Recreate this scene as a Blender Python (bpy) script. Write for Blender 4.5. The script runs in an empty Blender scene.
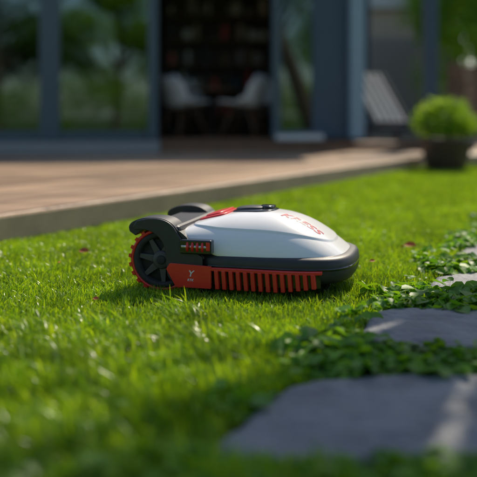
import bpy, math, random
import numpy as np
from mathutils import Vector, Matrix, noise
random.seed(7); np.random.seed(7)
scene=bpy.context.scene
R=math.radians
# ---------------------------------------------------------------- helpers
def link(o):
    scene.collection.objects.link(o); return o
def mesh_obj(name,verts,faces,mat=None,parent=None,smooth=False,loc=None,do_link=True):
    me=bpy.data.meshes.new(name)
    me.from_pydata([tuple(v) for v in verts],[],[tuple(f) for f in faces]); me.update()
    o=bpy.data.objects.new(name,me)
    if mat: me.materials.append(mat)
    if smooth: me.polygons.foreach_set('use_smooth',[True]*len(me.polygons))
    if parent: o.parent=parent
    if loc: o.location=loc
    if do_link: link(o)
    return o
def empty(name,loc=(0,0,0),rz=0):
    o=bpy.data.objects.new(name,None); o.location=loc; o.rotation_euler=(0,0,rz); o.empty_display_size=.1
    return link(o)
def bevel(o,w,seg=2):
    m=o.modifiers.new('bevel','BEVEL'); m.width=w; m.segments=seg; m.limit_method='ANGLE'; m.angle_limit=R(30); return o
def box(name,x0,x1,y0,y1,z0,z1,mat,parent=None,bev=0):
    v=[(x0,y0,z0),(x1,y0,z0),(x1,y1,z0),(x0,y1,z0),(x0,y0,z1),(x1,y0,z1),(x1,y1,z1),(x0,y1,z1)]
    f=[(0,3,2,1),(4,5,6,7),(0,1,5,4),(1,2,6,5),(2,3,7,6),(3,0,4,7)]
    o=mesh_obj(name,v,f,mat,parent)
    if bev: bevel(o,bev)
    return o
def loft_data(rings,cap0=True,cap1=True):
    v=[];f=[];n=len(rings[0])
    for r in rings: v+=list(r)
    for i in range(len(rings)-1):
        for j in range(n):
            k=(j+1)%n
            f.append((i*n+j,i*n+k,(i+1)*n+k,(i+1)*n+j))
    if cap0: f.append(tuple(reversed(range(n))))
    if cap1: f.append(tuple(range((len(rings)-1)*n,len(rings)*n)))
    return v,f
def loft(name,rings,mat,parent=None,smooth=True,cap0=True,cap1=True):
    v,f=loft_data(rings,cap0,cap1); return mesh_obj(name,v,f,mat,parent,smooth)
def tube(name,pts,rad,mat,parent=None,n=8):
    rings=[]
    pts=[Vector(p) for p in pts]
    for i,p in enumerate(pts):
        d=(pts[min(i+1,len(pts)-1)]-pts[max(i-1,0)]).normalized()
        up=Vector((0,0,1)) if abs(d.z)<.9 else Vector((1,0,0))
        a=d.cross(up).normalized(); b=d.cross(a).normalized()
        r=rad[i] if isinstance(rad,(list,tuple)) else rad
        rings.append([p+a*math.cos(t)*r+b*math.sin(t)*r for t in [2*math.pi*k/n for k in range(n)]])
    return loft(name,rings,mat,parent)
# ---------------------------------------------------------------- materials
def mat_new(name):
    m=bpy.data.materials.new(name); m.use_nodes=True
    nt=m.node_tree; nt.nodes.clear()
    out=nt.nodes.new('ShaderNodeOutputMaterial'); return m,nt,out
def N(nt,t,**k):
    n=nt.nodes.new(t)
    for a,b in k.items():
        if a in n.inputs.keys(): n.inputs[a].default_value=b
        else: setattr(n,a,b)
    return n
def L(nt,a,b): nt.links.new(a,b)
def mix_col(nt,fac,a,b):
    n=nt.nodes.new('ShaderNodeMix'); n.data_type='RGBA'
    for s,v in ((n.inputs[0],fac),(n.inputs[6],a),(n.inputs[7],b)):
        if isinstance(v,bpy.types.NodeSocket): nt.links.new(v,s)
        elif isinstance(v,(int,float)): s.default_value=v
        else: s.default_value=(v[0],v[1],v[2],1)
    return n.outputs[2]
def simple(name,c1,c2=None,rough=.5,scale=20,bump=0,bscale=80,metal=0,coat=0,detail=6,spec=.5):
    m,nt,out=mat_new(name)
    p=N(nt,'ShaderNodeBsdfPrincipled'); p.inputs['Roughness'].default_value=rough
    p.inputs['Metallic'].default_value=metal; p.inputs['Coat Weight'].default_value=coat
    p.inputs['Specular IOR Level'].default_value=spec
    tc=N(nt,'ShaderNodeTexCoord')
    c2=c2 or tuple(x*.8 for x in c1)
    no=N(nt,'ShaderNodeTexNoise'); no.inputs['Scale'].default_value=scale; no.inputs['Detail'].default_value=detail
    L(nt,tc.outputs['Object'],no.inputs['Vector'])
    r=N(nt,'ShaderNodeValToRGB'); r.color_ramp.elements[0].position=.3; r.color_ramp.elements[1].position=.7
    L(nt,no.outputs['Fac'],r.inputs['Fac'])
    L(nt,mix_col(nt,r.outputs['Color'],c1,c2),p.inputs['Base Color'])
    if bump:
        n2=N(nt,'ShaderNodeTexNoise'); n2.inputs['Scale'].default_value=bscale; n2.inputs['Detail'].default_value=8
        L(nt,tc.outputs['Object'],n2.inputs['Vector'])
        b=N(nt,'ShaderNodeBump'); b.inputs['Strength'].default_value=bump; b.inputs['Distance'].default_value=.01
        L(nt,n2.outputs['Fac'],b.inputs['Height']); L(nt,b.outputs['Normal'],p.inputs['Normal'])
    L(nt,p.outputs[0],out.inputs[0]); return m
def leaf_mat(name,dark,light,trans=.4,rough=.5,tip=None,obj_rand=True,tcol=None,spec=.35):
    m,nt,out=mat_new(name)
    at=N(nt,'ShaderNodeAttribute'); at.attribute_name='tint'
    col=mix_col(nt,at.outputs['Fac'],dark,light)
    if obj_rand:
        ge=N(nt,'ShaderNodeNewGeometry'); no=N(nt,'ShaderNodeTexNoise'); no.inputs['Scale'].default_value=4.5; no.inputs['Detail'].default_value=4
        L(nt,ge.outputs['Position'],no.inputs['Vector'])
        hs=N(nt,'ShaderNodeHueSaturation')
        mr=N(nt,'ShaderNodeMapRange'); mr.inputs['From Min'].default_value=.3; mr.inputs['From Max'].default_value=.7; mr.inputs['To Min'].default_value=.68; mr.inputs['To Max'].default_value=1.22
        L(nt,no.outputs['Fac'],mr.inputs['Value']); L(nt,mr.outputs[0],hs.inputs['Value'])
        L(nt,col,hs.inputs['Color']); col=hs.outputs['Color']
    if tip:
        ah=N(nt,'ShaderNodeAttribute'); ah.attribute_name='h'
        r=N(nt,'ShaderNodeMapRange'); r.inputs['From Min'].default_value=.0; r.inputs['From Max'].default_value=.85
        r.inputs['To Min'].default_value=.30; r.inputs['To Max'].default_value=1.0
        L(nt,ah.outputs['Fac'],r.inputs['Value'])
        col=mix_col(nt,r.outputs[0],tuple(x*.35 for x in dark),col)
    p=N(nt,'ShaderNodeBsdfPrincipled'); p.inputs['Roughness'].default_value=rough; p.inputs['Specular IOR Level'].default_value=spec
    L(nt,col,p.inputs['Base Color'])
    t=N(nt,'ShaderNodeBsdfTranslucent')
    tm=nt.nodes.new('ShaderNodeMix'); tm.data_type='RGBA'; tm.blend_type='MULTIPLY'; tm.inputs[0].default_value=1
    L(nt,col,tm.inputs[6]); tm.inputs[7].default_value=(*(tcol or (1.7,1.45,.4)),1)
    L(nt,tm.outputs[2],t.inputs['Color'])
    mx=N(nt,'ShaderNodeMixShader'); mx.inputs[0].default_value=trans
    L(nt,p.outputs[0],mx.inputs[1]); L(nt,t.outputs[0],mx.inputs[2]); L(nt,mx.outputs[0],out.inputs[0])
    return m
def glass_mat(name,tint=(.40,.50,.50),ior=2.1):
    m,nt,out=mat_new(name)
    tr=N(nt,'ShaderNodeBsdfTransparent'); tr.inputs[0].default_value=(*tint,1)
    gl=N(nt,'ShaderNodeBsdfGlossy'); gl.inputs['Roughness'].default_value=.02; gl.inputs[0].default_value=(.80,.97,.93,1)
    fr=N(nt,'ShaderNodeFresnel'); fr.inputs[0].default_value=ior
    mx=N(nt,'ShaderNodeMixShader'); L(nt,fr.outputs[0],mx.inputs[0]); L(nt,tr.outputs[0],mx.inputs[1]); L(nt,gl.outputs[0],mx.inputs[2])
    L(nt,mx.outputs[0],out.inputs[0]); return m

M_white=simple('white_shell_plastic',(.90,.885,.86),(.88,.865,.845),rough=.25,scale=6,bump=.015,bscale=900,coat=.3)
M_dark=simple('dark_grey_plastic',(.036,.037,.040),(.028,.029,.031),rough=.45,scale=40,bump=.08,bscale=1200)
M_darkg=simple('gloss_black_plastic',(.015,.015,.017),rough=.18,coat=.4)
M_red=simple('red_plastic',(.76,.030,.024),(.68,.024,.02),rough=.33,scale=12,bump=.03,bscale=900,coat=.2)
M_redtxt=simple('red_ink',(.62,.03,.05),rough=.4)
M_whtxt=simple('white_ink',(.8,.8,.8),rough=.4)
M_rubber=simple('rubber',(.022,.022,.023),(.035,.033,.03),rough=.75,scale=60,bump=.2,bscale=300)
M_spoke=simple('grey_wheel_plastic',(.075,.07,.07),(.055,.052,.052),rough=.5)
M_silver=simple('silver_metal',(.6,.6,.62),rough=.3,metal=1)
M_stone=simple('slate_stone',(.085,.095,.108),(.19,.20,.21),rough=.62,scale=9,bump=.9,bscale=45,detail=10)
M_frame=simple('window_frame_metal',(.070,.110,.135),(.058,.094,.115),rough=.4)
M_pillar=simple('painted_column',(.26,.37,.44),(.22,.32,.39),rough=.5)
M_wallb=simple('blue_grey_cladding',(.055,.09,.13),(.045,.075,.11),rough=.6)
M_plinth=simple('plinth_stone',(.30,.31,.31),(.24,.25,.25),rough=.8,bump=.2)
M_wood=simple('brown_wood',(.20,.10,.052),(.13,.065,.034),rough=.5,scale=8)
M_woodd=simple('dark_wood',(.06,.034,.024),(.04,.022,.015),rough=.5,scale=8)
M_int=simple('interior_wall',(.16,.10,.08),(.13,.085,.065),rough=.9)
M_chair=simple('white_chair_shell',(.8,.76,.73),rough=.4)
M_roof=simple('roof_fascia',(.12,.13,.14),rough=.6)
M_beige=simple('render_wall',(.66,.52,.40),(.60,.48,.37),rough=.9,scale=3)
M_lightw=simple('pale_render',(.76,.74,.71),rough=.9,scale=3)
M_greyp=simple('grey_panel',(.42,.37,.34),rough=.7)
M_fence=simple('fence_wood',(.24,.14,.08),(.16,.09,.055),rough=.8,scale=6,bump=.2)
M_pot=simple('brown_pot_glaze',(.09,.055,.04),(.06,.038,.03),rough=.45,scale=10,bump=.1)
M_bark=simple('bark',(.10,.075,.055),(.05,.038,.03),rough=.9,scale=14,bump=.6,bscale=30)
M_lounge=simple('dark_wicker',(.035,.045,.06),rough=.6)
M_cush=simple('pale_cushion',(.5,.5,.5),rough=.9)
M_fallen=simple('dry_leaf',(.62,.15,.03),(.42,.08,.02),rough=.6)
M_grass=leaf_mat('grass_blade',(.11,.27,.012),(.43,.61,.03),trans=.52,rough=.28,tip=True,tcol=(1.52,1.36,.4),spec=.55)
M_cover=leaf_mat('groundcover_leaf',(.06,.20,.016),(.21,.42,.03),trans=.48,rough=.45,spec=.35)
M_treeleaf=leaf_mat('tree_leaf',(.03,.10,.014),(.12,.23,.03),trans=.4,obj_rand=False)
M_bright=leaf_mat('bright_leaf',(.09,.23,.015),(.32,.50,.04),trans=.5,obj_rand=False)
M_glass=glass_mat('tinted_glass')

def soil_mat():
    m,nt,out=mat_new('lawn_soil')
    tc=N(nt,'ShaderNodeTexCoord'); a=N(nt,'ShaderNodeTexNoise'); a.inputs['Scale'].default_value=3; a.inputs['Detail'].default_value=10
    b=N(nt,'ShaderNodeTexNoise'); b.inputs['Scale'].default_value=60; b.inputs['Detail'].default_value=6
    L(nt,tc.outputs['Object'],a.inputs['Vector']); L(nt,tc.outputs['Object'],b.inputs['Vector'])
    c=mix_col(nt,a.outputs['Fac'],(.07,.14,.012),(.12,.20,.02)); c=mix_col(nt,b.outputs['Fac'],(.04,.06,.012),c)
    p=N(nt,'ShaderNodeBsdfPrincipled'); p.inputs['Roughness'].default_value=.95; L(nt,c,p.inputs['Base Color'])
    L(nt,p.outputs[0],out.inputs[0]); return m
def deck_mat():
    m,nt,out=mat_new('sandstone_paving')
    tc=N(nt,'ShaderNodeTexCoord')
    mp=N(nt,'ShaderNodeMapping'); mp.inputs['Rotation'].default_value=(0,0,R(-58.9)); L(nt,tc.outputs['Object'],mp.inputs['Vector'])
    br=N(nt,'ShaderNodeTexBrick'); br.inputs['Scale'].default_value=1; br.inputs['Brick Width'].default_value=2.4; br.inputs['Row Height'].default_value=.3
    br.inputs['Mortar Size'].default_value=.012; br.inputs['Color1'].default_value=(.64,.44,.28,1); br.inputs['Color2'].default_value=(.34,.23,.15,1); br.inputs['Mortar'].default_value=(.08,.055,.04,1)
    L(nt,mp.outputs[0],br.inputs['Vector'])
    mp2=N(nt,'ShaderNodeMapping'); mp2.inputs['Rotation'].default_value=(0,0,R(-58.9)); mp2.inputs['Scale'].default_value=(.6,5,1); L(nt,tc.outputs['Object'],mp2.inputs['Vector'])
    no=N(nt,'ShaderNodeTexNoise'); no.inputs['Scale'].default_value=2.2; no.inputs['Detail'].default_value=10; L(nt,mp2.outputs[0],no.inputs['Vector'])  # stretched noise: shadow streaks painted into the deck colour
    mm=nt.nodes.new('ShaderNodeMix'); mm.data_type='RGBA'; mm.blend_type='MULTIPLY'; mm.inputs[0].default_value=.85
    L(nt,br.outputs['Color'],mm.inputs[6])
    r=N(nt,'ShaderNodeValToRGB'); r.color_ramp.elements[0].position=.36; r.color_ramp.elements[0].color=(.45,.41,.38,1); r.color_ramp.elements[1].position=.62
    L(nt,no.outputs['Fac'],r.inputs[0]); L(nt,r.outputs[0],mm.inputs[7])
    p=N(nt,'ShaderNodeBsdfPrincipled'); p.inputs['Roughness'].default_value=.38; L(nt,mm.outputs[2],p.inputs['Base Color'])
    bp=N(nt,'ShaderNodeBump'); bp.inputs['Strength'].default_value=.3; bp.inputs['Distance'].default_value=.01
    n2=N(nt,'ShaderNodeTexNoise'); n2.inputs['Scale'].default_value=70; n2.inputs['Detail'].default_value=8; L(nt,tc.outputs['Object'],n2.inputs['Vector'])
    L(nt,n2.outputs['Fac'],bp.inputs['Height']); L(nt,bp.outputs[0],p.inputs['Normal'])
    L(nt,p.outputs[0],out.inputs[0]); return m
M_soil=soil_mat(); M_deck=deck_mat()
M_edge=simple('sandstone_edge',(.60,.40,.25),(.46,.31,.20),rough=.7,scale=7,bump=.3)

# ---------------------------------------------------------------- camera
CZ=.505; F=795.; HY=115.; S=477.
cam=bpy.data.cameras.new('camera'); camo=link(bpy.data.objects.new('camera',cam))
cam.lens=60; cam.sensor_width=36; camo.location=(0,0,CZ); camo.rotation_euler=(R(90),0,0)
cam.shift_y=-(S/2-HY)/S; cam.clip_end=500; cam.clip_start=.02
cam.dof.use_dof=True; cam.dof.focus_distance=2.2; cam.dof.aperture_fstop=1.5
scene.camera=camo
def W(px,py,z=.025):
    Y=(CZ-z)*F/(py-HY); return ((px-S/2)/F*Y,Y)
# ---------------------------------------------------------------- light
SAZ,SEL=R(64),R(46)
w=bpy.data.worlds.new('World'); scene.world=w; w.use_nodes=True
nt=w.node_tree; bg=nt.nodes['Background']
sky=nt.nodes.new('ShaderNodeTexSky'); sky.sky_type='NISHITA'; sky.sun_disc=False; sky.sun_elevation=SEL; sky.sun_rotation=math.pi/2-SAZ
nt.links.new(sky.outputs[0],bg.inputs[0]); bg.inputs[1].default_value=.15
sd=bpy.data.lights.new('sun','SUN'); sd.energy=5.0; sd.angle=R(.53); sd.color=(1,.88,.70)
so=link(bpy.data.objects.new('sun',sd))
sv=Vector((math.cos(SEL)*math.cos(SAZ),math.cos(SEL)*math.sin(SAZ),math.sin(SEL)))
so.rotation_euler=sv.to_track_quat('Z','Y').to_euler(); so.location=(5,2,6)
scene.view_settings.view_transform='Standard'; scene.view_settings.look='None'; scene.view_settings.exposure=0

# ---------------------------------------------------------------- ground
mesh_obj('ground',[(-150,-150,0),(150,-150,0),(150,150,0),(-150,150,0)],[(0,1,2,3)],M_soil)
EX,EY,ES=-.916,3.05,1.66
def edgeY(x): return EY+ES*(x-EX)
def on_patio(x,y,m=0.0):
    return (y>edgeY(x)-m*1.94) or y>7.85-m
xc=(7.85-EY)/ES+EX
DT=.12
pp=[(-7,edgeY(-7)),(xc,7.85),(9,7.85),(9,14),(-14,14),(-14,edgeY(-7))]
v=[(a,b,-.02) for a,b in pp]+[(a,b,DT) for a,b in pp]; n=len(pp)
patio=mesh_obj('patio',v,[tuple(range(n,2*n))]+[(i,(i+1)%n,(i+1)%n+n,i+n) for i in range(n)],M_deck)
patio.data.materials.append(M_edge)
for p_ in patio.data.polygons[1:]: p_.material_index=1
bevel(patio,.012)

# ---------------------------------------------------------------- stepping stones
stones=[(.37,1.30,.35,.185),(.63,1.83,.34,.17),(.87,2.32,.31,.15),(1.09,2.82,.31,.15),(1.33,3.32,.3,.16),(1.58,3.82,.3,.16),(1.83,4.32,.3,.16)]
SHR=.35
def wobf(th,cx,cy): return 1+.03*math.sin(3*th+cx*9)+.022*math.sin(5*th+cy*7)+.014*math.sin(9*th+cy*5)
def stone_r(x,y,s):
    cx,cy,a,b=s; x=x-SHR*(y-cy)
    return ((abs(x-cx)/a)**4.5+(abs(y-cy)/b)**4.5)**(1/4.5)/wobf(math.atan2(y-cy,x-cx),cx,cy)
for k,s in enumerate(stones):
    cx,cy,a,b=s; n=160; rings=[]
    prof=[(1.0,-.01),(1.0,.006),(.992,.013),(.978,.018),(.94,.0205)]+[(q,.021) for q in np.linspace(.91,.03,26)]
    for r,z in prof:
        ring=[]
        for j in range(n):
            t=2*math.pi*j/n; c,sn=math.cos(t),math.sin(t)
            ux=abs(c)**(2/4.5)*(1 if c>0 else -1)*a; uy=abs(sn)**(2/4.5)*(1 if sn>0 else -1)*b
            wob=wobf(math.atan2(uy,ux),cx,cy)
            x=cx+ux*wob*r+SHR*uy*wob*r; y=cy+uy*wob*r
            e=.007*noise.noise(Vector((x*14,y*14,k)))+.005*noise.noise(Vector((x*45,y*45,k)))
            x+=e; y+=e*.7
            zz=z
            if z>0:
                q=noise.noise(Vector((x*6,y*11,3+k)))*2.2; q=(math.floor(q)+min(1,(q-math.floor(q))*4))*.0022
                zz+=q+.0035*noise.noise(Vector((x*22,y*30,k)))+.0018*noise.noise(Vector((x*70,y*70,k)))
            ring.append((x,y,zz))
        rings.append(ring)
    loft('stepping_stone',rings,M_stone,cap0=False)

# ---------------------------------------------------------------- instancing
def attr(me,name,typ,dom,data,comp=None):
    a=me.attributes.new(name,typ,dom)
    a.data.foreach_set('vector' if typ=='FLOAT_VECTOR' else 'value',data)
def instancer(name,pts,objs,realize=False):
    coll=bpy.data.collections.new(name+'_source')
    for o in objs: coll.objects.link(o)
    me=bpy.data.meshes.new(name)
    me.from_pydata([p[:3] for p in pts],[],[])
    attr(me,'rot','FLOAT_VECTOR','POINT',[c for p in pts for c in p[3]])
    attr(me,'scl','FLOAT','POINT',[p[4] for p in pts])
    attr(me,'idx','INT','POINT',[random.randrange(len(objs)) for p in pts])
    o=link(bpy.data.objects.new(name,me))
    ng=bpy.data.node_groups.new(name,'GeometryNodeTree')
    ng.interface.new_socket(name='Geometry',in_out='INPUT',socket_type='NodeSocketGeometry')
    ng.interface.new_socket(name='Geometry',in_out='OUTPUT',socket_type='NodeSocketGeometry')
    gi=ng.nodes.new('NodeGroupInput'); go=ng.nodes.new('NodeGroupOutput')
    ip=ng.nodes.new('GeometryNodeInstanceOnPoints'); ci=ng.nodes.new('GeometryNodeCollectionInfo')
    ci.inputs['Collection'].default_value=coll; ci.inputs['Separate Children'].default_value=True; ci.inputs['Reset Children'].default_value=True
    def na(nm,t):
        q=ng.nodes.new('GeometryNodeInputNamedAttribute'); q.data_type=t; q.inputs[0].default_value=nm
        return [s for s in q.outputs if s.enabled][0]
    ng.links.new(gi.outputs[0],ip.inputs['Points']); ng.links.new(ci.outputs[0],ip.inputs['Instance'])
    ip.inputs['Pick Instance'].default_value=True
    ng.links.new(na('idx','INT'),ip.inputs['Instance Index']); ng.links.new(na('rot','FLOAT_VECTOR'),ip.inputs['Rotation']); ng.links.new(na('scl','FLOAT'),ip.inputs['Scale'])
    if realize:
        rz=ng.nodes.new('GeometryNodeRealizeInstances'); ng.links.new(ip.outputs[0],rz.inputs[0]); ng.links.new(rz.outputs[0],go.inputs[0])
    else: ng.links.new(ip.outputs[0],go.inputs[0])
    md=o.modifiers.new('instances','NODES'); md.node_group=ng
    return o
def grass_tuft(k,nb,rad,hmin,hmax,wd,lean,dirn=None):
    rnd=random.Random(k); V=[];Fc=[];T=[];Hh=[]
    for b in range(nb):
        r=rad*math.sqrt(rnd.random()); t=rnd.random()*6.283
        x,y=r*math.cos(t),r*math.sin(t); h=rnd.uniform(hmin,hmax)*(1.25 if rnd.random()<.06 else 1)
        d=rnd.random()*6.283 if dirn is None else rnd.gauss(dirn,.7)
        ln=h*(rnd.uniform(.05,lean)); wv=wd*rnd.uniform(.7,1.25); fa=d+rnd.uniform(-1.2,1.2)
        tt=rnd.random()**1.2; dx,dy=math.cos(d),math.sin(d); px,py=-math.sin(fa)*wv/2,math.cos(fa)*wv/2
        i0=len(V)
        for s,wf in ((0,.8),(.4,1),(.75,.75)):
            o=ln*s*s; z=h*(s-.25*(ln/h)*s*s)
            V.append((x+dx*o-px*wf,y+dy*o-py*wf,z)); V.append((x+dx*o+px*wf,y+dy*o+py*wf,z)); T+=[tt,tt]; Hh+=[s,s]
        V.append((x+dx*ln,y+dy*ln,h*(1-.25*ln/h))); T.append(tt); Hh.append(1)
        Fc+=[(i0,i0+1,i0+3,i0+2),(i0+2,i0+3,i0+5,i0+4),(i0+4,i0+5,i0+6)]
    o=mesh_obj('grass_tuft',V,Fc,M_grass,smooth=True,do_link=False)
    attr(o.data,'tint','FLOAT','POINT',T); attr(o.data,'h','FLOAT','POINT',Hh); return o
# mower placement
MC=Vector((.043,2.385,0)); MYAW=R(-15); MS=(.97,.95,.915)
def mower_local(x,y):
    dx,dy=x-MC.x,y-MC.y; c,s=math.cos(MYAW),math.sin(MYAW)
    return dx*c+dy*s,-dx*s+dy*c
tufts=[grass_tuft(k,20,.019,.016,.036,.0023,.8) for k in range(6)]
tuftsB=[grass_tuft(20+k,170,.050,.016,.038,.0023,.95) for k in range(7)]
tuftsF=[grass_tuft(80+k,38,.045,.032,.066,.0031,1.2,0) for k in range(6)]
tuftsL=[grass_tuft(50+k,150,.10,.018,.042,.0038,.8) for k in range(5)]
pts=[];ptsB=[];ptsL=[];ptsF=[]
def rotv(lx=.18): return (random.gauss(0,lx),random.gauss(0,lx),random.random()*6.283)
def in_gap(x,y):
    for i in range(len(stones)-1):
        s,t=stones[i],stones[i+1]
        ymid0=s[1]+s[3]*.93; ymid1=t[1]-t[3]*.93
        cx=(s[0]+t[0])/2
        if ymid0-.02<y<ymid1+.02 and cx-.38<x<cx+.40: return True
    return False
def gscale(X,Y):
    nz=noise.noise(Vector((X*2.2,Y*2.2,0)))*.5+noise.noise(Vector((X*7,Y*7,5)))*.4
    sc=1+.38*nz
    lx,ly=mower_local(X,Y)
    if -.27<lx<.30 and abs(ly)<.22: sc*=.7
    elif -.33<lx<.34 and abs(ly)<.28: sc*=.85
    if Y<1.85 and X<.15: sc*=1+.3*min(1,(1.85-Y)/.5)
    return sc
B=.063; y=.72
while y<4.2:
    x=-.36*y-.25
    while x<.36*y+.35:
        cells=[(x+a*B,y+b*B) for a in (-.35,.5,1.35) for b in (-.35,.5,1.35)]
        clear=not any(on_patio(a,b,.01) or in_gap(a,b) or any(stone_r(a,b,s)<1.06 for s in stones) for a,b in cells)
        if clear:
            X=x+B/2+random.uniform(-.2,.2)*B; Y=y+B/2+random.uniform(-.2,.2)*B
            r=rotv(.07); ptsB.append((X,Y,-.002,r,gscale(X,Y)))
            lim=2.0+.25*noise.noise(Vector((X*3,0,9)))
            if Y<lim and X<.35:
                p=min(1,(lim-Y)/.35)
                if random.random()<p:
                    a=math.pi*1.08+1.0*noise.noise(Vector((X*2.5,Y*2.5,4)))
                    s_=random.uniform(.7,1.2)*(1+.25*max(0,min(1,(1.6-Y)/.4)))
                    ptsF.append((X+random.uniform(-.02,.02),Y+random.uniform(-.02,.02),-.002,(random.gauss(0,.06),random.gauss(0,.06),a),s_))
        else:
            for i in range(3):
                for j in range(3):
                    X=x+(i+random.random())*B/3; Y=y+(j+random.random())*B/3
                    if on_patio(X,Y,.004) or any(stone_r(X,Y,s)<1.03 for s in stones): continue
                    if in_gap(X,Y) and random.random()<.6: continue
                    pts.append((X,Y,-.002,rotv(),gscale(X,Y)))
        x+=B
    y+=B
sp=.105; y=4.2
while y<7.9:
    x=max((y-EY)/ES+EX,-.4*y)-.02
    while x<.36*y+.5:
        X=x+random.uniform(-.4,.4)*sp; Y=y+random.uniform(-.4,.4)*sp; x+=sp
        if on_patio(X,Y,.06): 
            continue
        if any(stone_r(X,Y,s)<1.25 for s in stones): continue
        ptsL.append((X,Y,-.002,rotv(.05),1+.25*noise.noise(Vector((X*2.2,Y*2.2,0)))))
    y+=sp
x=(4.2-EY)/ES+EX
while x<xc:
    for k in range(6):
        X=x+random.uniform(0,.02)+k*.014; Y=edgeY(x)-random.uniform(.01,.03)
        if Y<7.8: pts.append((X,Y,0,rotv(),1.1))
    x+=.02
lawn=instancer('lawn_grass',ptsB,tuftsB,True)
o1=instancer('lawn_edge_tufts',pts,tufts,True); o1.parent=lawn
o2=instancer('lawn_distance_tufts',ptsL,tuftsL,True); o2.parent=lawn
o3=instancer('lawn_long_blades',ptsF,tuftsF,True); o3.parent=lawn
print('tufts',len(pts),len(ptsB),len(ptsL),len(ptsF))

def leaf_clump(k,nl,rad,hmax,size):
    rnd=random.Random(100+k); V=[];Fc=[];T=[]
    for b in range(nl):
        r=rad*math.sqrt(rnd.random()); t=rnd.random()*6.283; x,y=r*math.cos(t),r*math.sin(t)
        z=hmax*rnd.uniform(.35,1)*(1-.45*(r/rad)**2); s=size*rnd.uniform(.55,1.2); tt=rnd.random()
        d=t+rnd.gauss(0,.8); til=rnd.gauss(.25,.35)
        Mx=Matrix.Translation((x,y,z))@Matrix.Rotation(d,4,'Z')@Matrix.Rotation(til,4,'Y')@Matrix.Rotation(rnd.gauss(0,.3),4,'X')
        i0=len(V)
        out=[(0,0,0),(.16,.34,.10),(.5,.42,.13),(.82,.27,.06),(1.05,0,-.10),(.82,-.27,.06),(.5,-.42,.13),(.16,-.34,.10),(.5,0,0)]
        for p in out: V.append(Mx@Vector((p[0]*s,p[1]*s,p[2]*s))); T.append(tt)
        Fc+=[(i0+8,i0+(j+1)%8,i0+j) for j in range(8)]
        i0=len(V); bx,by=x*.4,y*.4
        V+=[(bx-.0006,by,0),(bx+.0006,by,0),(x+.0006,y,z),(x-.0006,y,z)]; T+=[.3]*4; Fc.append((i0,i0+1,i0+2,i0+3))
    o=mesh_obj('leaf_clump',V,Fc,M_cover,smooth=True,do_link=False); attr(o.data,'tint','FLOAT','POINT',T); return o
clumps=[leaf_clump(k,17,.038,.052,.029+.004*(k%3)) for k in range(7)]
cp=[]
sp=.031; y=.72
while y<4.4:
    x=-.4*y-.2
    while x<.4*y+.5:
        X=x+random.uniform(-.5,.5)*sp; Y=y+random.uniform(-.5,.5)*sp; x+=sp
        rr=min(stone_r(X,Y,s) for s in stones)
        if rr<1.03: continue
        pn=noise.noise(Vector((X*6,Y*6,7)))
        p=0; sc=random.uniform(.55,1.05)
        if rr<1.22+.25*pn: p=.28+.5*max(0,pn)
        if in_gap(X,Y): p=.92; sc*=1.12
        edge=1.13+.05*math.sin(X*9)+.05*noise.noise(Vector((X*8,Y*8,2)))
        if Y<edge: p=max(p,.75); sc*=1.15
        elif Y<edge+.22: p=max(p,.12)
        if random.random()<p: cp.append((X,Y,-.004,(random.gauss(0,.14),random.gauss(0,.14),random.random()*6.28),sc))
    y+=sp
instancer('groundcover_plants',cp,clumps,True)

# ---------------------------------------------------------------- foliage
def foliage(name,blobs,nleaf,size,mat,parent=None,seed=0,shell=.55,clump=None):
    rs=np.random.RandomState(seed); vol=np.array([b[3]*b[4]*b[5] for b in blobs])**.67; vol/=vol.sum()
    idx=rs.choice(len(blobs),nleaf,p=vol); B=np.array(blobs)[idx]
    d=rs.normal(size=(nleaf,3)); d/=np.linalg.norm(d,axis=1)[:,None]
    r=rs.uniform(shell,1.05,nleaf)+rs.normal(0,.08,nleaf)
    c=B[:,:3]+d*r[:,None]*B[:,3:6]
    s=size*rs.uniform(.6,1.3,nleaf)
    a=rs.normal(size=(nleaf,3)); a/=np.linalg.norm(a,axis=1)[:,None]
    nn=d+rs.normal(0,.6,size=(nleaf,3)); b=np.cross(nn,a); b/=np.linalg.norm(b,axis=1)[:,None]; a=np.cross(b,nn); a/=np.linalg.norm(a,axis=1)[:,None]
    V=np.empty((nleaf,4,3)); V[:,0]=c-a*s[:,None]*.5; V[:,1]=c+b*s[:,None]*.28; V[:,2]=c+a*s[:,None]*.5; V[:,3]=c-b*s[:,None]*.28
    Fc=np.arange(nleaf*4).reshape(-1,4)
    o=mesh_obj(name,V.reshape(-1,3).tolist(),Fc.tolist(),mat,parent)
    bt=rs.uniform(0,1,len(blobs))[idx]; tt=np.clip(.5*bt+.5*rs.uniform(0,1,nleaf),0,1)
    attr(o.data,'tint','FLOAT','POINT',np.repeat(tt,4).tolist()); return o
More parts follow.
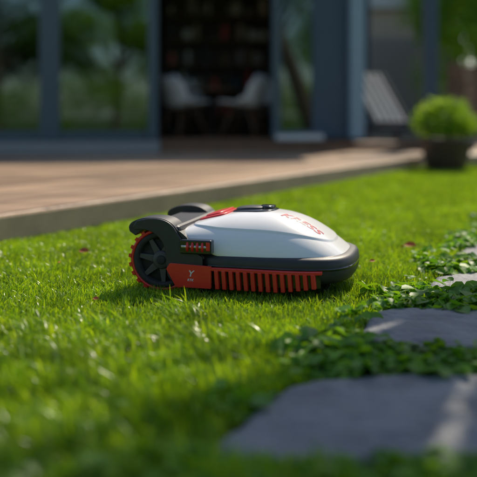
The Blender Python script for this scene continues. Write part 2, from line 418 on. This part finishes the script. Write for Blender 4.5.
def tree(loc,h,cr,nleaf,leaf,mat,seed,name='tree',base=.35,bs=1.0,lean=(0,0)):
    rs=random.Random(seed); e=empty(name,loc)
    tr=h*.022+.03; top=Vector((rs.uniform(-.2,.2)+lean[0],rs.uniform(-.2,.2)+lean[1],h*.75))
    tube('trunk',[(0,0,-.05),(0,0,.1),tuple(top*.35+Vector((.05,.03,0))),tuple(top*.7),tuple(top)],[tr*1.5,tr*1.1,tr*.85,tr*.55,tr*.15],M_bark,e,10)
    blobs=[]; nb=16
    for i in range(nb):
        t=rs.random()*6.283; zz=rs.uniform(base,.95); wd=math.sin(math.pi*min(1,(zz-base+.12)/(1.08-base)))
        q=cr*wd*rs.uniform(.35,.95)
        c=Vector((q*math.cos(t)+lean[0],q*math.sin(t)+lean[1],zz*h)); br=cr*rs.uniform(.28,.48)*bs
        blobs.append((*c,br,br,br*.75))
        st=top*min(.95,max(.3,zz*.8)); 
        tube('limb_%d'%i,[tuple(st),tuple(st.lerp(c,.5)+Vector((0,0,.08*h*.3))),tuple(c)],[tr*.4,tr*.25,tr*.08],M_bark,e,6)
    foliage('crown',blobs,nleaf,leaf,mat,e,seed)
    return e
tree((4.6,15.0,0),5.2,2.1,12000,.14,M_bright,3)
tree((7.2,17.5,0),6.5,2.8,12000,.17,M_bright,4)
tree((3.0,23.5,0),8,3.0,9000,.22,M_treeleaf,6)
tree((10.5,14.0,0),5.5,2.4,7000,.18,M_treeleaf,9)
for i,(x,y,h,c) in enumerate([(-8,-10,6.0,2.8),(-3.6,-11.5,7.0,2.9),(.6,-12.5,5.5,2.5),(4.6,-11,6,2.7),(9,-12,6.5,3),(-13,-8,6,2.6)]):
    tree((x,y,0),h,c,8000,.2,M_treeleaf if i==1 else M_bright,20+i,base=.2)
tree((2.1,3.15,0),4.3,1.2,1500,.095,M_treeleaf,61,base=.55,bs=.85)  # added tree out of view, placed to cast dappled shade on the foreground
tree((2.5,4.45,0),5.4,.95,850,.10,M_treeleaf,67,base=.64,bs=.8,lean=(-1.25,-.62))  # second added tree, unseen; its crown leans to shade the near lawn
hb=[(x+random.uniform(-.2,.2),-8.6+random.uniform(-.2,.2),random.uniform(.4,1.3),.8,.6,.6) for x in np.arange(-12,12,.6)]
foliage('hedge',hb,14000,.13,M_bright,None,31)

# ---------------------------------------------------------------- house
hA=R(7); h0=W(150,150,DT)
house=empty('modern_house',(h0[0],h0[1],DT),hA)
def U(px):
    k=(px-S/2)/F; ta=math.tan(hA)
    X=k*(h0[1]-h0[0]*ta)/(1-k*ta); return (X-h0[0])/math.cos(hA)
fz=.12; zc=2.42
ue=U(362); ul=-5.0
box('plinth',ul,U(159),-.5,0,-.1,fz-.012,M_plinth,house,.01)
box('wooden_step',U(159)+.005,ue+.9,-.45,0,-.1,fz-.03,M_wood,house,.01)
box('floor_slab',ul,ue,.003,5.2,-.1,fz,M_wood,house)
box('back_wall',ul,ue,5.2,5.35,-.1,zc,M_int,house)
box('left_wall',ul-.15,ul,0,5.35,-.1,zc,M_int,house)
box('ceiling',ul,ue,.003,5.2,zc,zc+.10,M_lightw,house)
box('roof',ul-.5,ue+.25,-.22,5.7,zc+.103,zc+.28,M_roof,house,.01)
zt_=2.3
box('lintel',ul,ue,-.06,0.0,zt_,zc+.10,M_frame,house)
def post(name,p0,p1,mat=M_frame,y0=-.05,y1=.06,z1=2.3):
    return box(name,U(p0),U(p1),y0,y1,fz,z1,mat,house,.006)
post('frame_post_1',40,60); post('frame_post_2',148,158,y0=-.08); post('frame_post_3',272,280)
post('wall_panel',312,347.5,M_wallb,-.03,.12); post('corner_column',348,362,M_pillar,-.12,.1)
box('side_frame',ue-.05,ue,.1,5.2,fz,.35,M_frame,house); box('added_side_glass',ue-.03,ue-.02,.1,5.2,.35,zc,M_glass,house)  # unseen side wall, glazed so that sun enters the room
def pane(n,a,b,y=0.0):
    box('glass_%d'%n,a,b,y,y+.012,fz+.09,2.24,M_glass,house)
    box('rail_bottom_%d'%n,a,b,y-.03,y+.04,fz,fz+.09,M_frame,house,.004)
    box('rail_top_%d'%n,a,b,y-.03,y+.04,2.24,2.3,M_frame,house)
pane(1,U(60),U(148)); pane(2,U(280),U(312)); 
a=U(40)
for i in range(3):
    pane(3+i,a-1.25,a); box('frame_post_%d'%(4+i),a-1.32,a-1.25,-.05,.06,fz,2.3,M_frame,house); a-=1.32
box('door_sill',U(274),U(320),-.2,-.055,fz-.012+.001,fz+.05,M_lightw,house,.006)
sh=empty('bookshelf',(0,0,0)); sh.parent=house; 
sx0,sx1=U(165)+.1,U(290)+.4
box('back_panel',sx0,sx1,3.0,3.03,fz,2.3,M_woodd,sh)
rs=random.Random(5)
for i in range(6):
    z=fz+.25+i*.36; box('shelf_%d'%i,sx0,sx1,2.68,3.0,z,z+.035,M_wood,sh)
    x=sx0+.05
    while x<sx1-.12:
        bw=rs.uniform(.04,.12); bh=rs.uniform(.1,.27)
        if rs.random()<.7:
            c=rs.choice([M_beige,M_red,M_greyp,M_woodd,M_chair,M_wallb,M_wood])
            box('shelf_item',x,x+bw,2.72,2.9,z+.036,z+.036+bh,c,sh)
        x+=bw+rs.uniform(.01,.06)
for i in range(4): 
    x=sx0+(sx1-sx0)*i/3; box('upright_%d'%i,x-.02,x+.02,2.66,2.99,fz,2.3,M_woodd,sh)
def hw(u,d,z=0):
    c,s=math.cos(hA),math.sin(hA); return (h0[0]+u*c-d*s,h0[1]+u*s+d*c,DT+z)
def chair(loc,rz):
    e=empty('shell_chair',loc,rz); rings=[]
    V=[];Fc=[];nu,nv=14,12
    for i in range(nv+1):
        s=i/nv
        if s<.5: cx=-.22+.44*(s/.5); cz=.36+.02*math.cos(s*6)
        else:
            q=(s-.5)/.5; cx=.22+.10*q; cz=.36+.34*q**1.1
        for j in range(nu+1):
            t=j/nu*2-1; wv=.25-.04*max(0,s-.5)*2-(.10*max(0,(s-.85)/.15)**2)
            up=.10*abs(t)**3*(1.2 if .25<s<.8 else .5); back=-.10*abs(t)**2*(1 if s>.45 else 0)
            V.append((cx+back,t*wv,cz+up))
    for i in range(nv):
        for j in range(nu):
            a=i*(nu+1)+j; Fc.append((a,a+1,a+nu+2,a+nu+1))
    o=mesh_obj('seat_shell',V,Fc,M_chair,e,True); m=o.modifiers.new('sol','SOLIDIFY'); m.thickness=.015
    for k,(x,y) in enumerate(((-.18,-.18),(-.18,.18),(.2,-.18),(.2,.18))):
        tube('leg_%d'%k,[(x*1.15,y*1.15,0),(x*.5,y*.5,.36)],.013,M_wood,e)
    return e
for px,d,r in ((186,.7,215),(212,1.5,150),(246,.5,-25),(272,1.3,30)):
    chair(hw(U(px)*1.02,d,fz),R(r)+hA)
dt=empty('dining_table',hw(U(216)*1.05,1.0,fz),hA)
loft('top',[[(.33*math.cos(t)*k,.33*math.sin(t)*k,z) for t in np.linspace(0,2*math.pi,33)[:-1]] for k,z in ((.97,.56),(1,.57),(1,.585),(.98,.59))],M_wood,dt)
tube('stem',[(0,0,.0),(0,0,.03),(0,0,.05),(0,0,.56)],[.2,.19,.04,.03],M_woodd,dt,16)

# pergola
per=empty('pergola',(0,0,0))
px_=(430-S/2)/F*9.6
for k,(x,y) in enumerate(((px_,9.6),(px_+3.2,9.9),(px_-.35,12.4),(px_+2.9,12.7))):
    box('post_%d'%k,x-.08,x+.08,y-.08,y+.08,DT,2.5,M_wallb,per,.006)
box('beam_front',px_-.3,px_+3.6,9.6,9.75,2.5,2.68,M_wallb,per); box('beam_back',px_-.6,px_+3.3,12.4,12.55,2.5,2.68,M_wallb,per)

nb=empty('neighbouring_house',(0,0,0))
box('walls',2.2,4.6,16.5,22,0,2.7,M_beige,nb); box('upper_storey',2.0,4.75,16.3,22.2,2.7,5.6,M_lightw,nb)
box('garage_panel',2.75,3.75,16.44,16.5,.0,2.1,M_greyp,nb,.01); box('window_upper',2.7,3.6,16.26,16.3,3.4,4.6,M_glass,nb)
box('window_frame',2.65,3.65,16.27,16.295,3.35,4.65,M_frame,nb)
box('roof',1.8,4.95,16.1,22.4,5.6,5.75,M_roof,nb)
fe=empty('wooden_fence',(0,0,0))
for k in range(8): box('board_%d'%k,3.05,9,11.6,11.625,.15+k*.135,.282+k*.135,M_fence,fe,.004)
for k in range(5): box('post_%d'%k,3.1+k*1.5,3.2+k*1.5,11.63,11.73,.1,1.3,M_fence,fe,.004)
sb=[(3.3+i*.45+random.uniform(-.1,.1),12.9+random.uniform(-.2,.2),1.2+random.uniform(-.2,.5),.5,.45,.5) for i in range(12)]
foliage('shrubs',sb,8000,.09,M_bright,None,44)

lo=empty('sun_lounger',(1.82,9.3,DT),R(-50))
box('frame_left',-.25,.95,-.32,-.27,.20,.26,M_lounge,lo,.01); box('frame_right',-.25,.95,.27,.32,.20,.26,M_lounge,lo,.01)
for k,(x,y) in enumerate(((-.2,-.3),(-.2,.3),(.85,-.3),(.85,.3))): box('leg_%d'%k,x-.03,x+.03,y-.025,y+.025,0,.21,M_lounge,lo,.005)
box('cushion',-.05,.93,-.26,.26,.262,.32,M_lounge,lo,.02)
bk=empty('backrest',(-.02,0,.27)); bk.parent=lo; bk.rotation_euler=(0,R(55),0)
for k in range(5): box('slat_%d'%k,-.74,-.03,-.27+k*.112,-.215+k*.112,0,.03,M_cush,bk,.004)
box('backing',-.76,.0,-.28,.28,-.025,-.004,M_lounge,bk,.004)
box('rail_1',-.76,.0,-.325,-.283,-.02,.03,M_lounge,bk,.004); box('rail_2',-.76,.0,.283,.325,-.02,.03,M_lounge,bk,.004)

pX=(446-S/2)/F*7.15
pot=empty('potted_shrub',(pX,7.15,0))
prof=[(.15,0),(.165,.02),(.20,.14),(.225,.25),(.235,.27),(.235,.30),(.215,.30),(.205,.27)]
loft('pot',[[(r*math.cos(t),r*math.sin(t),z) for t in np.linspace(0,2*math.pi,41)[:-1]] for r,z in prof],M_pot,pot)
bl=[(.17*math.cos(i*1.05),.17*math.sin(i*1.05),.40+.05*(i%2),.16,.16,.13) for i in range(6)]+[(0,0,.52,.20,.20,.15),(.08,.05,.57,.14,.14,.1),(-.1,0,.55,.14,.14,.11)]
foliage('shrub_leaves',bl,5200,.036,M_bright,pot,51,shell=.3)
for k in range(6): tube('stem_%d'%k,[(0,0,.26),(.1*math.cos(k),.1*math.sin(k),.45)],.006,M_bark,pot,6)

V=[];Fc=[]
for px,py,sz in ((410,246,.040),(84,252,.036),(402,248,.024),(250,196,.035),(60,263,.020),(330,200,.03),(96,300,.018),(372,262,.018)):
    x,y=W(px,py,.04); i0=len(V); a=random.random()*6
    Mx=Matrix.Translation((x,y,.044))@Matrix.Rotation(a,4,'Z')@Matrix.Rotation(.7,4,'X')
    for p in ((-1,0,0),(-.3,.5,.2),(.5,.4,.25),(1.1,0,0),(.5,-.4,.2),(-.3,-.5,.25),(0,0,-.05)): V.append(Mx@Vector([q*sz*.6 for q in p]))
    Fc+=[(i0+6,i0+j,i0+(j+1)%6) for j in range(6)]
mesh_obj('fallen_leaves',V,Fc,M_fallen)

# ---------------------------------------------------------------- robot lawn mower
mw=empty('robot_lawn_mower',tuple(MC),MYAW); mw.scale=MS
def se(t,cx,ar,af,b,nr,nf,k=1.0):
    c,s=math.cos(t),math.sin(t); n=nf if c>0 else nr; a=af if c>0 else ar
    x=(abs(c)**(2/n))*(1 if c>0 else -1)*a; y=(abs(s)**(2/n))*(1 if s>0 else -1)*b
    return cx+x*k,y*k
def tt(n):
    return [2*math.pi*i/n for i in range(n)]
CH=(.09,.215,.232,.205,8,3.1); NS=160
rings=[]
for z,k in ((.045,.90),(.05,.95),(.062,.985),(.078,1.0),(.10,1.0),(.113,.993),(.120,.975),(.124,.94),(.126,.88)):
    rings.append([(*se(t,*CH,k),z) for t in tt(NS)])
loft('chassis',rings,M_dark,mw)
rings=[]
for z,k in ((.086,.998),(.087,1.005),(.095,1.005),(.096,.998)):
    rings.append([(*se(t,*CH,k),z) for t in tt(NS)])
loft('bumper_bead',rings,M_darkg,mw)
SH=(.04,.25,.276,.196,7,2.8)
zp=np.polyfit([-.21,-.15,-.08,0,.06,.1,.16,.22,.27,.32],[.212,.225,.235,.239,.239,.236,.225,.203,.173,.134],5)
def ztop(x): return float(np.polyval(zp,x))
def zedge(x): return float(np.interp(x,[-.21,-.16,-.11,-.07,-.02,.03,.32],[.180,.166,.146,.126,.113,.108,.106]))
def shz(x,y,r):
    ze=zedge(x); h=max(0,ztop(x)-ze)
    z=ze+h*max(0,1-min(1,r)**2.6)**.55
    q=min(1,max(0,(.80-r)/.02)); z+=.0045*q*q*(3-2*q)
    return z
def rad(x,y):
    n=SH[5] if x>SH[0] else SH[4]; a=SH[2] if x>SH[0] else SH[1]
    return ((abs(x-SH[0])/a)**n+(abs(y)/SH[3])**n)**(1/n)
def surf(x,y): return shz(x,y,rad(x,y))
rr=[1,.998,.994,.988,.98,.965,.95,.93,.91,.885,.86,.84,.825,.815,.805,.80,.795,.79,.785,.78,.775,.765,.75,.72,.68,.62,.55,.47,.38,.28,.18,.08,.02]
rings=[[( *se(t,*SH,.965),zedge(se(t,*SH,1)[0])-.004) for t in tt(NS)],[( *se(t,*SH,.99),zedge(se(t,*SH,1)[0])-.004) for t in tt(NS)]]
for r in rr:
    ring=[]
    for t in tt(NS):
        x,y=se(t,*SH,r); ring.append((x,y,shz(x,y,r)))
    rings.append(ring)
loft('top_shell',rings,M_white,mw,cap0=False)
IB=(-.07,.09,.10,.180,6,2.2)
rings=[[(*se(t,*IB,k),z) for t in tt(NS)] for z,k in ((.11,1),(.15,.99),(.165,.95),(.172,.85))]
loft('inner_body',rings,M_dark,mw)
rb=box('rear_body',-.29,-.10,-.125,.125,.055,.195,M_dark,mw,.02)
rb2=box('rear_deck',-.285,-.17,-.20,.20,.186,.210,M_dark,mw,.012)
def wheel(x,y,r,wd,side,big=True):
    e=empty('rear_wheel' if big else 'front_wheel',(x,y,r)); e.parent=mw
    def cyl(name,prof,mat,n=64):
        rg=[[(q*math.cos(t),d*side,q*math.sin(t)) for t in [2*math.pi*i/n for i in range(n)]] for q,d in prof]
        return loft(name,rg,mat,e)
    h=wd/2
    cyl('tyre',[(r*.5,-h*.98),(r*.90,-h),(r*.95,-h*.8),(r*.95,h*.8),(r*.93,h*.98),(r*.86,h*1.0),(r*.84,h*.6),(r*.5,h*.2)],M_red if big else M_rubber)
    cyl('disc',[(r*.1,-h*1.02),(r*.5,-h*1.02),(r*.5,h*.36),(r*.2,h*.40)],M_rubber)
    cyl('rim_disc',[(r*.2,h*.3),(r*.84,h*.3),(r*.84,h*.42),(r*.2,h*.42)],M_rubber)
    cyl('rim_ring',[(r*.68,h*.3),(r*.68,h*.85),(r*.72,h*1.0),(r*.83,h*1.02),(r*.855,h*.8),(r*.855,h*.3)],M_rubber)
    cyl('hub',[(r*.28,h*.3),(r*.28,h*.85),(r*.24,h*.97),(r*.05,h*.97)],M_spoke,32)
    cyl('hub_cap',[(r*.14,h*.9),(r*.14,h*1.03),(r*.11,h*1.08),(r*.02,h*1.08)],M_rubber,24)
    nl=22 if big else 10
    V=[];Fc=[]
    for k in range(nl):
        for sgn in (0,1):
            a=2*math.pi*(k+.5*sgn)/nl; da=.40*math.pi/nl*1.2
            y0,y1=((-h,.1*h) if sgn else (-.1*h,h*1.02)); sk=.10*(1 if sgn else -1)
            i0=len(V)
            for q in (r*.92,r*1.0):
                for yy,s_ in ((y0,0),(y1,sk)):
                    for dd in (-da,da):
                        aa=a+dd*(1 if q<r*.95 else .8)+s_; V.append((q*math.cos(aa),yy*side,q*math.sin(aa)))
            Fc+=[(i0+4,i0+5,i0+7,i0+6),(i0,i0+1,i0+5,i0+4),(i0+2,i0+3,i0+7,i0+6),(i0,i0+2,i0+6,i0+4),(i0+1,i0+3,i0+7,i0+5)]
    mesh_obj('tread_lugs',V,Fc,M_red if big else M_rubber,e)
    for k in range(7 if big else 0):
        a=2*math.pi*k/7+.3; c,s=math.cos(a),math.sin(a); w0,w1=r*.10,r*.055
        V=[];
        for q,wv in ((r*.22,w0),(r*.74,w1)):
            for sg in (-1,1):
                for d in (h*.3,h*.78): V.append((q*c-sg*wv*s,d*side,q*s+sg*wv*c))
        o=mesh_obj('spoke_%d'%k,V,[(0,1,3,2),(4,5,7,6),(0,1,5,4),(2,3,7,6),(1,3,7,5),(0,2,6,4)],M_spoke,e); bevel(o,.002)
    return e
WX,WR=-.228,.102
wheel(WX,-.172,WR,.058,-1); wheel(WX,.172,WR,.058,1)
wheel(.22,-.09,.035,.03,-1,False); wheel(.22,.09,.035,.03,1,False)
def plate(nm,P,y0,y1,bv=.004):
    n=len(P)
    V=[(x,y0,z) for x,z in P]+[(x,y1,z) for x,z in P]
    o=mesh_obj(nm,V,[tuple(range(n)),tuple(reversed(range(n,2*n)))]+[(i,i+n,(i+1)%n+n,(i+1)%n) for i in range(n)],M_dark,mw)
    bevel(o,bv,3); return o
def cr(P,k=5):
    out=[]
    for i in range(len(P)-1):
        p0=P[max(i-1,0)];p1=P[i];p2=P[i+1];p3=P[min(i+2,len(P)-1)]
        for j in range(k):
            t=j/k; out.append(tuple(.5*((2*p1[q])+(-p0[q]+p2[q])*t+(2*p0[q]-5*p1[q]+4*p2[q]-p3[q])*t*t+(-p0[q]+3*p1[q]-3*p2[q]+p3[q])*t**3) for q in (0,1)))
    out.append(P[-1]); return out
TOP=cr([(-.325,.188),(-.327,.204),(-.316,.218),(-.290,.229),(-.260,.233),(-.230,.232),(-.205,.225),(-.186,.211),(-.170,.188),(-.150,.162),(-.125,.140),(-.095,.120)])
for sg,nm in ((-1,'right'),(1,'left')):
    arc=[(WX+.107*math.cos(a),WR+.107*math.sin(a)) for a in np.linspace(R(8),R(137),22)]
    ya,yb=sorted((sg*.207,sg*.13)); plate('fender_'+nm,TOP+[(-.095,.11)]+arc,ya,yb,.003)
    ya,yb=sorted((sg*.2075,sg*.215))
    P=cr([(-.300,.2225),(-.275,.229),(-.255,.2315),(-.230,.2305),(-.206,.2235),(-.188,.210),(-.172,.187),(-.152,.161),(-.127,.139),(-.097,.119)])+[(-.097,.062),(-.112,.05)]+cr([(-.190,.040),(-.204,.06),(-.207,.10),(-.212,.14),(-.226,.168),(-.250,.188),(-.279,.196),(-.306,.194)])+[(-.311,.206)]
    plate('fender_skirt_'+nm,P,ya,yb,.003)
def cy(x,off=0):
    a=CH[2] if x>CH[0] else CH[1]; n=CH[5] if x>CH[0] else CH[4]
    q=min(.999,abs(x-CH[0])/a); return CH[3]*(1-q**n)**(1/n)+off
for sg in (-1,1):
    def strip(nm,x0,x1,z0,z1,o0,o1,mat,nn=20,slx=0):
        rg=[]
        for i in range(nn+1):
            x=x0+(x1-x0)*i/nn; yy=cy(x) if x>-.05 else .205
            rg.append([(x+slx,sg*(yy+o0),z0),(x,sg*(yy+o0),z1),(x,sg*(yy+o1),z1),(x+slx,sg*(yy+o1),z0)])
        o=loft(nm,rg,mat,mw,False); bevel(o,.0022,2); return o
    xs=[(-.172,.030),(-.200,.080),(-.192,.094),(-.072,.090),(-.072,.030)]
    V=[(x,sg*.2155,z) for x,z in xs]+[(x,sg*.2245,z) for x,z in xs]
    o=mesh_obj('skirt_plate',V,[(0,1,2,3,4),(9,8,7,6,5)]+[(i,(i+1)%5,(i+1)%5+5,i+5) for i in range(5)],M_red,mw); bevel(o,.003,3)
    strip('skirt_top_bar',-.073,.246,.080,.090,.004,.019,M_red,34)
    strip('skirt_backing',-.073,.240,.036,.083,-.012,.002,M_darkg,30)
    x=-.060; k=0
    while x<.236:
        zb=.026+.016*max(0,(x-.12)/.12)
        strip('rib_%d'%k,x,x+.0115,zb,.083,.001,.020,M_red,2,.004); x+=.0212; k+=1
for sg in (-1,1):
    me_=empty('suspension',(-.118,sg*.203,.158)); me_.parent=mw
    box('housing',-.045,.050,-.020,.010,-.030,.014,M_darkg,me_,.004)
    for k in range(4):
        rg=[[(-.026+k*.015+d,sg*.012+q*math.cos(t)*.9,-.008+q*math.sin(t)) for t in tt(20)] for d,q in ((0,.010),(.002,.017),(.007,.017),(.009,.010))]
        loft('coil_%d'%k,rg,M_red,me_)
    tube('rod',[(-.04,sg*.014,-.008),(.044,sg*.014,-.008)],.008,M_silver,me_,12)
    box('clip',.034,.046,sg*.018-.004,sg*.018+.004,-.018,.008,M_red,me_,.002)
def patch(nm,cx,cy_,a,b,h,mat,n=4,base=None,lift=0):
    rg=[]
    for k,dz in ((1.0,-.01),(1.0,h*.6),(.97,h*.85),(.92,h),(.6,h*1.02),(.1,h*1.02)):
        ring=[]
        for t in tt(48):
            c,s=math.cos(t),math.sin(t); x=cx+abs(c)**(2/n)*(1 if c>0 else -1)*a*k; y=cy_+abs(s)**(2/n)*(1 if s>0 else -1)*b*k
            ring.append((x,y,(base if base else surf(x,y))+dz+lift))
        rg.append(ring)
    return loft(nm,rg,mat,mw)
patch('red_hatch',-.110,.02,.048,.105,.006,M_red,4)
patch('red_hatch_ridge',-.110,.02,.032,.085,.011,M_red,3.5)
patch('control_base',.005,.02,.070,.075,.004,M_darkg,2.6)
patch('control_panel',-.005,.02,.05,.055,.010,M_dark,2.4)
patch('stop_button',.046,.02,.022,.04,.013,M_darkg,2.2)
def lettering(txt,size,fn,mat,nm):
    cu=bpy.data.curves.new(nm,'FONT'); cu.body=txt; cu.size=size; cu.align_x='CENTER'; cu.align_y='CENTER'; cu.shear=.25; cu.resolution_u=3; cu.offset=size*.018
    o=bpy.data.objects.new(nm,cu); link(o); bpy.context.view_layer.update()
    dg=bpy.context.evaluated_depsgraph_get(); me=bpy.data.meshes.new_from_object(o.evaluated_get(dg))
    bpy.data.objects.remove(o)
    import bmesh
    bm=bmesh.new(); bm.from_mesh(me); bmesh.ops.triangulate(bm,faces=bm.faces)
    for _ in range(2): bmesh.ops.subdivide_edges(bm,edges=[e for e in bm.edges if e.calc_length()>size*.12],cuts=1); bmesh.ops.triangulate(bm,faces=bm.faces)
    for v_ in bm.verts: v_.co=Vector(fn(v_.co.x,v_.co.y))
    bm.to_mesh(me); bm.free(); me.materials.clear(); me.materials.append(mat)
    q=bpy.data.objects.new(nm,me); q.parent=mw; link(q)
ca,sa=math.cos(R(-8)),math.sin(R(-8))
def fshell(a,b):
    x=.162+a*ca-b*sa; y=-.062+a*sa+b*ca
    return (x,y,surf(x,y)+.0009)
lettering('KRESS',.046,fshell,M_redtxt,'shell_lettering')
lettering('Y',.026,lambda a,b:(-.130+a,-.2252,.069+b),M_whtxt,'plate_mark_top')
lettering('RTK',.010,lambda a,b:(-.130+a,-.2252,.050+b),M_whtxt,'plate_mark_text')
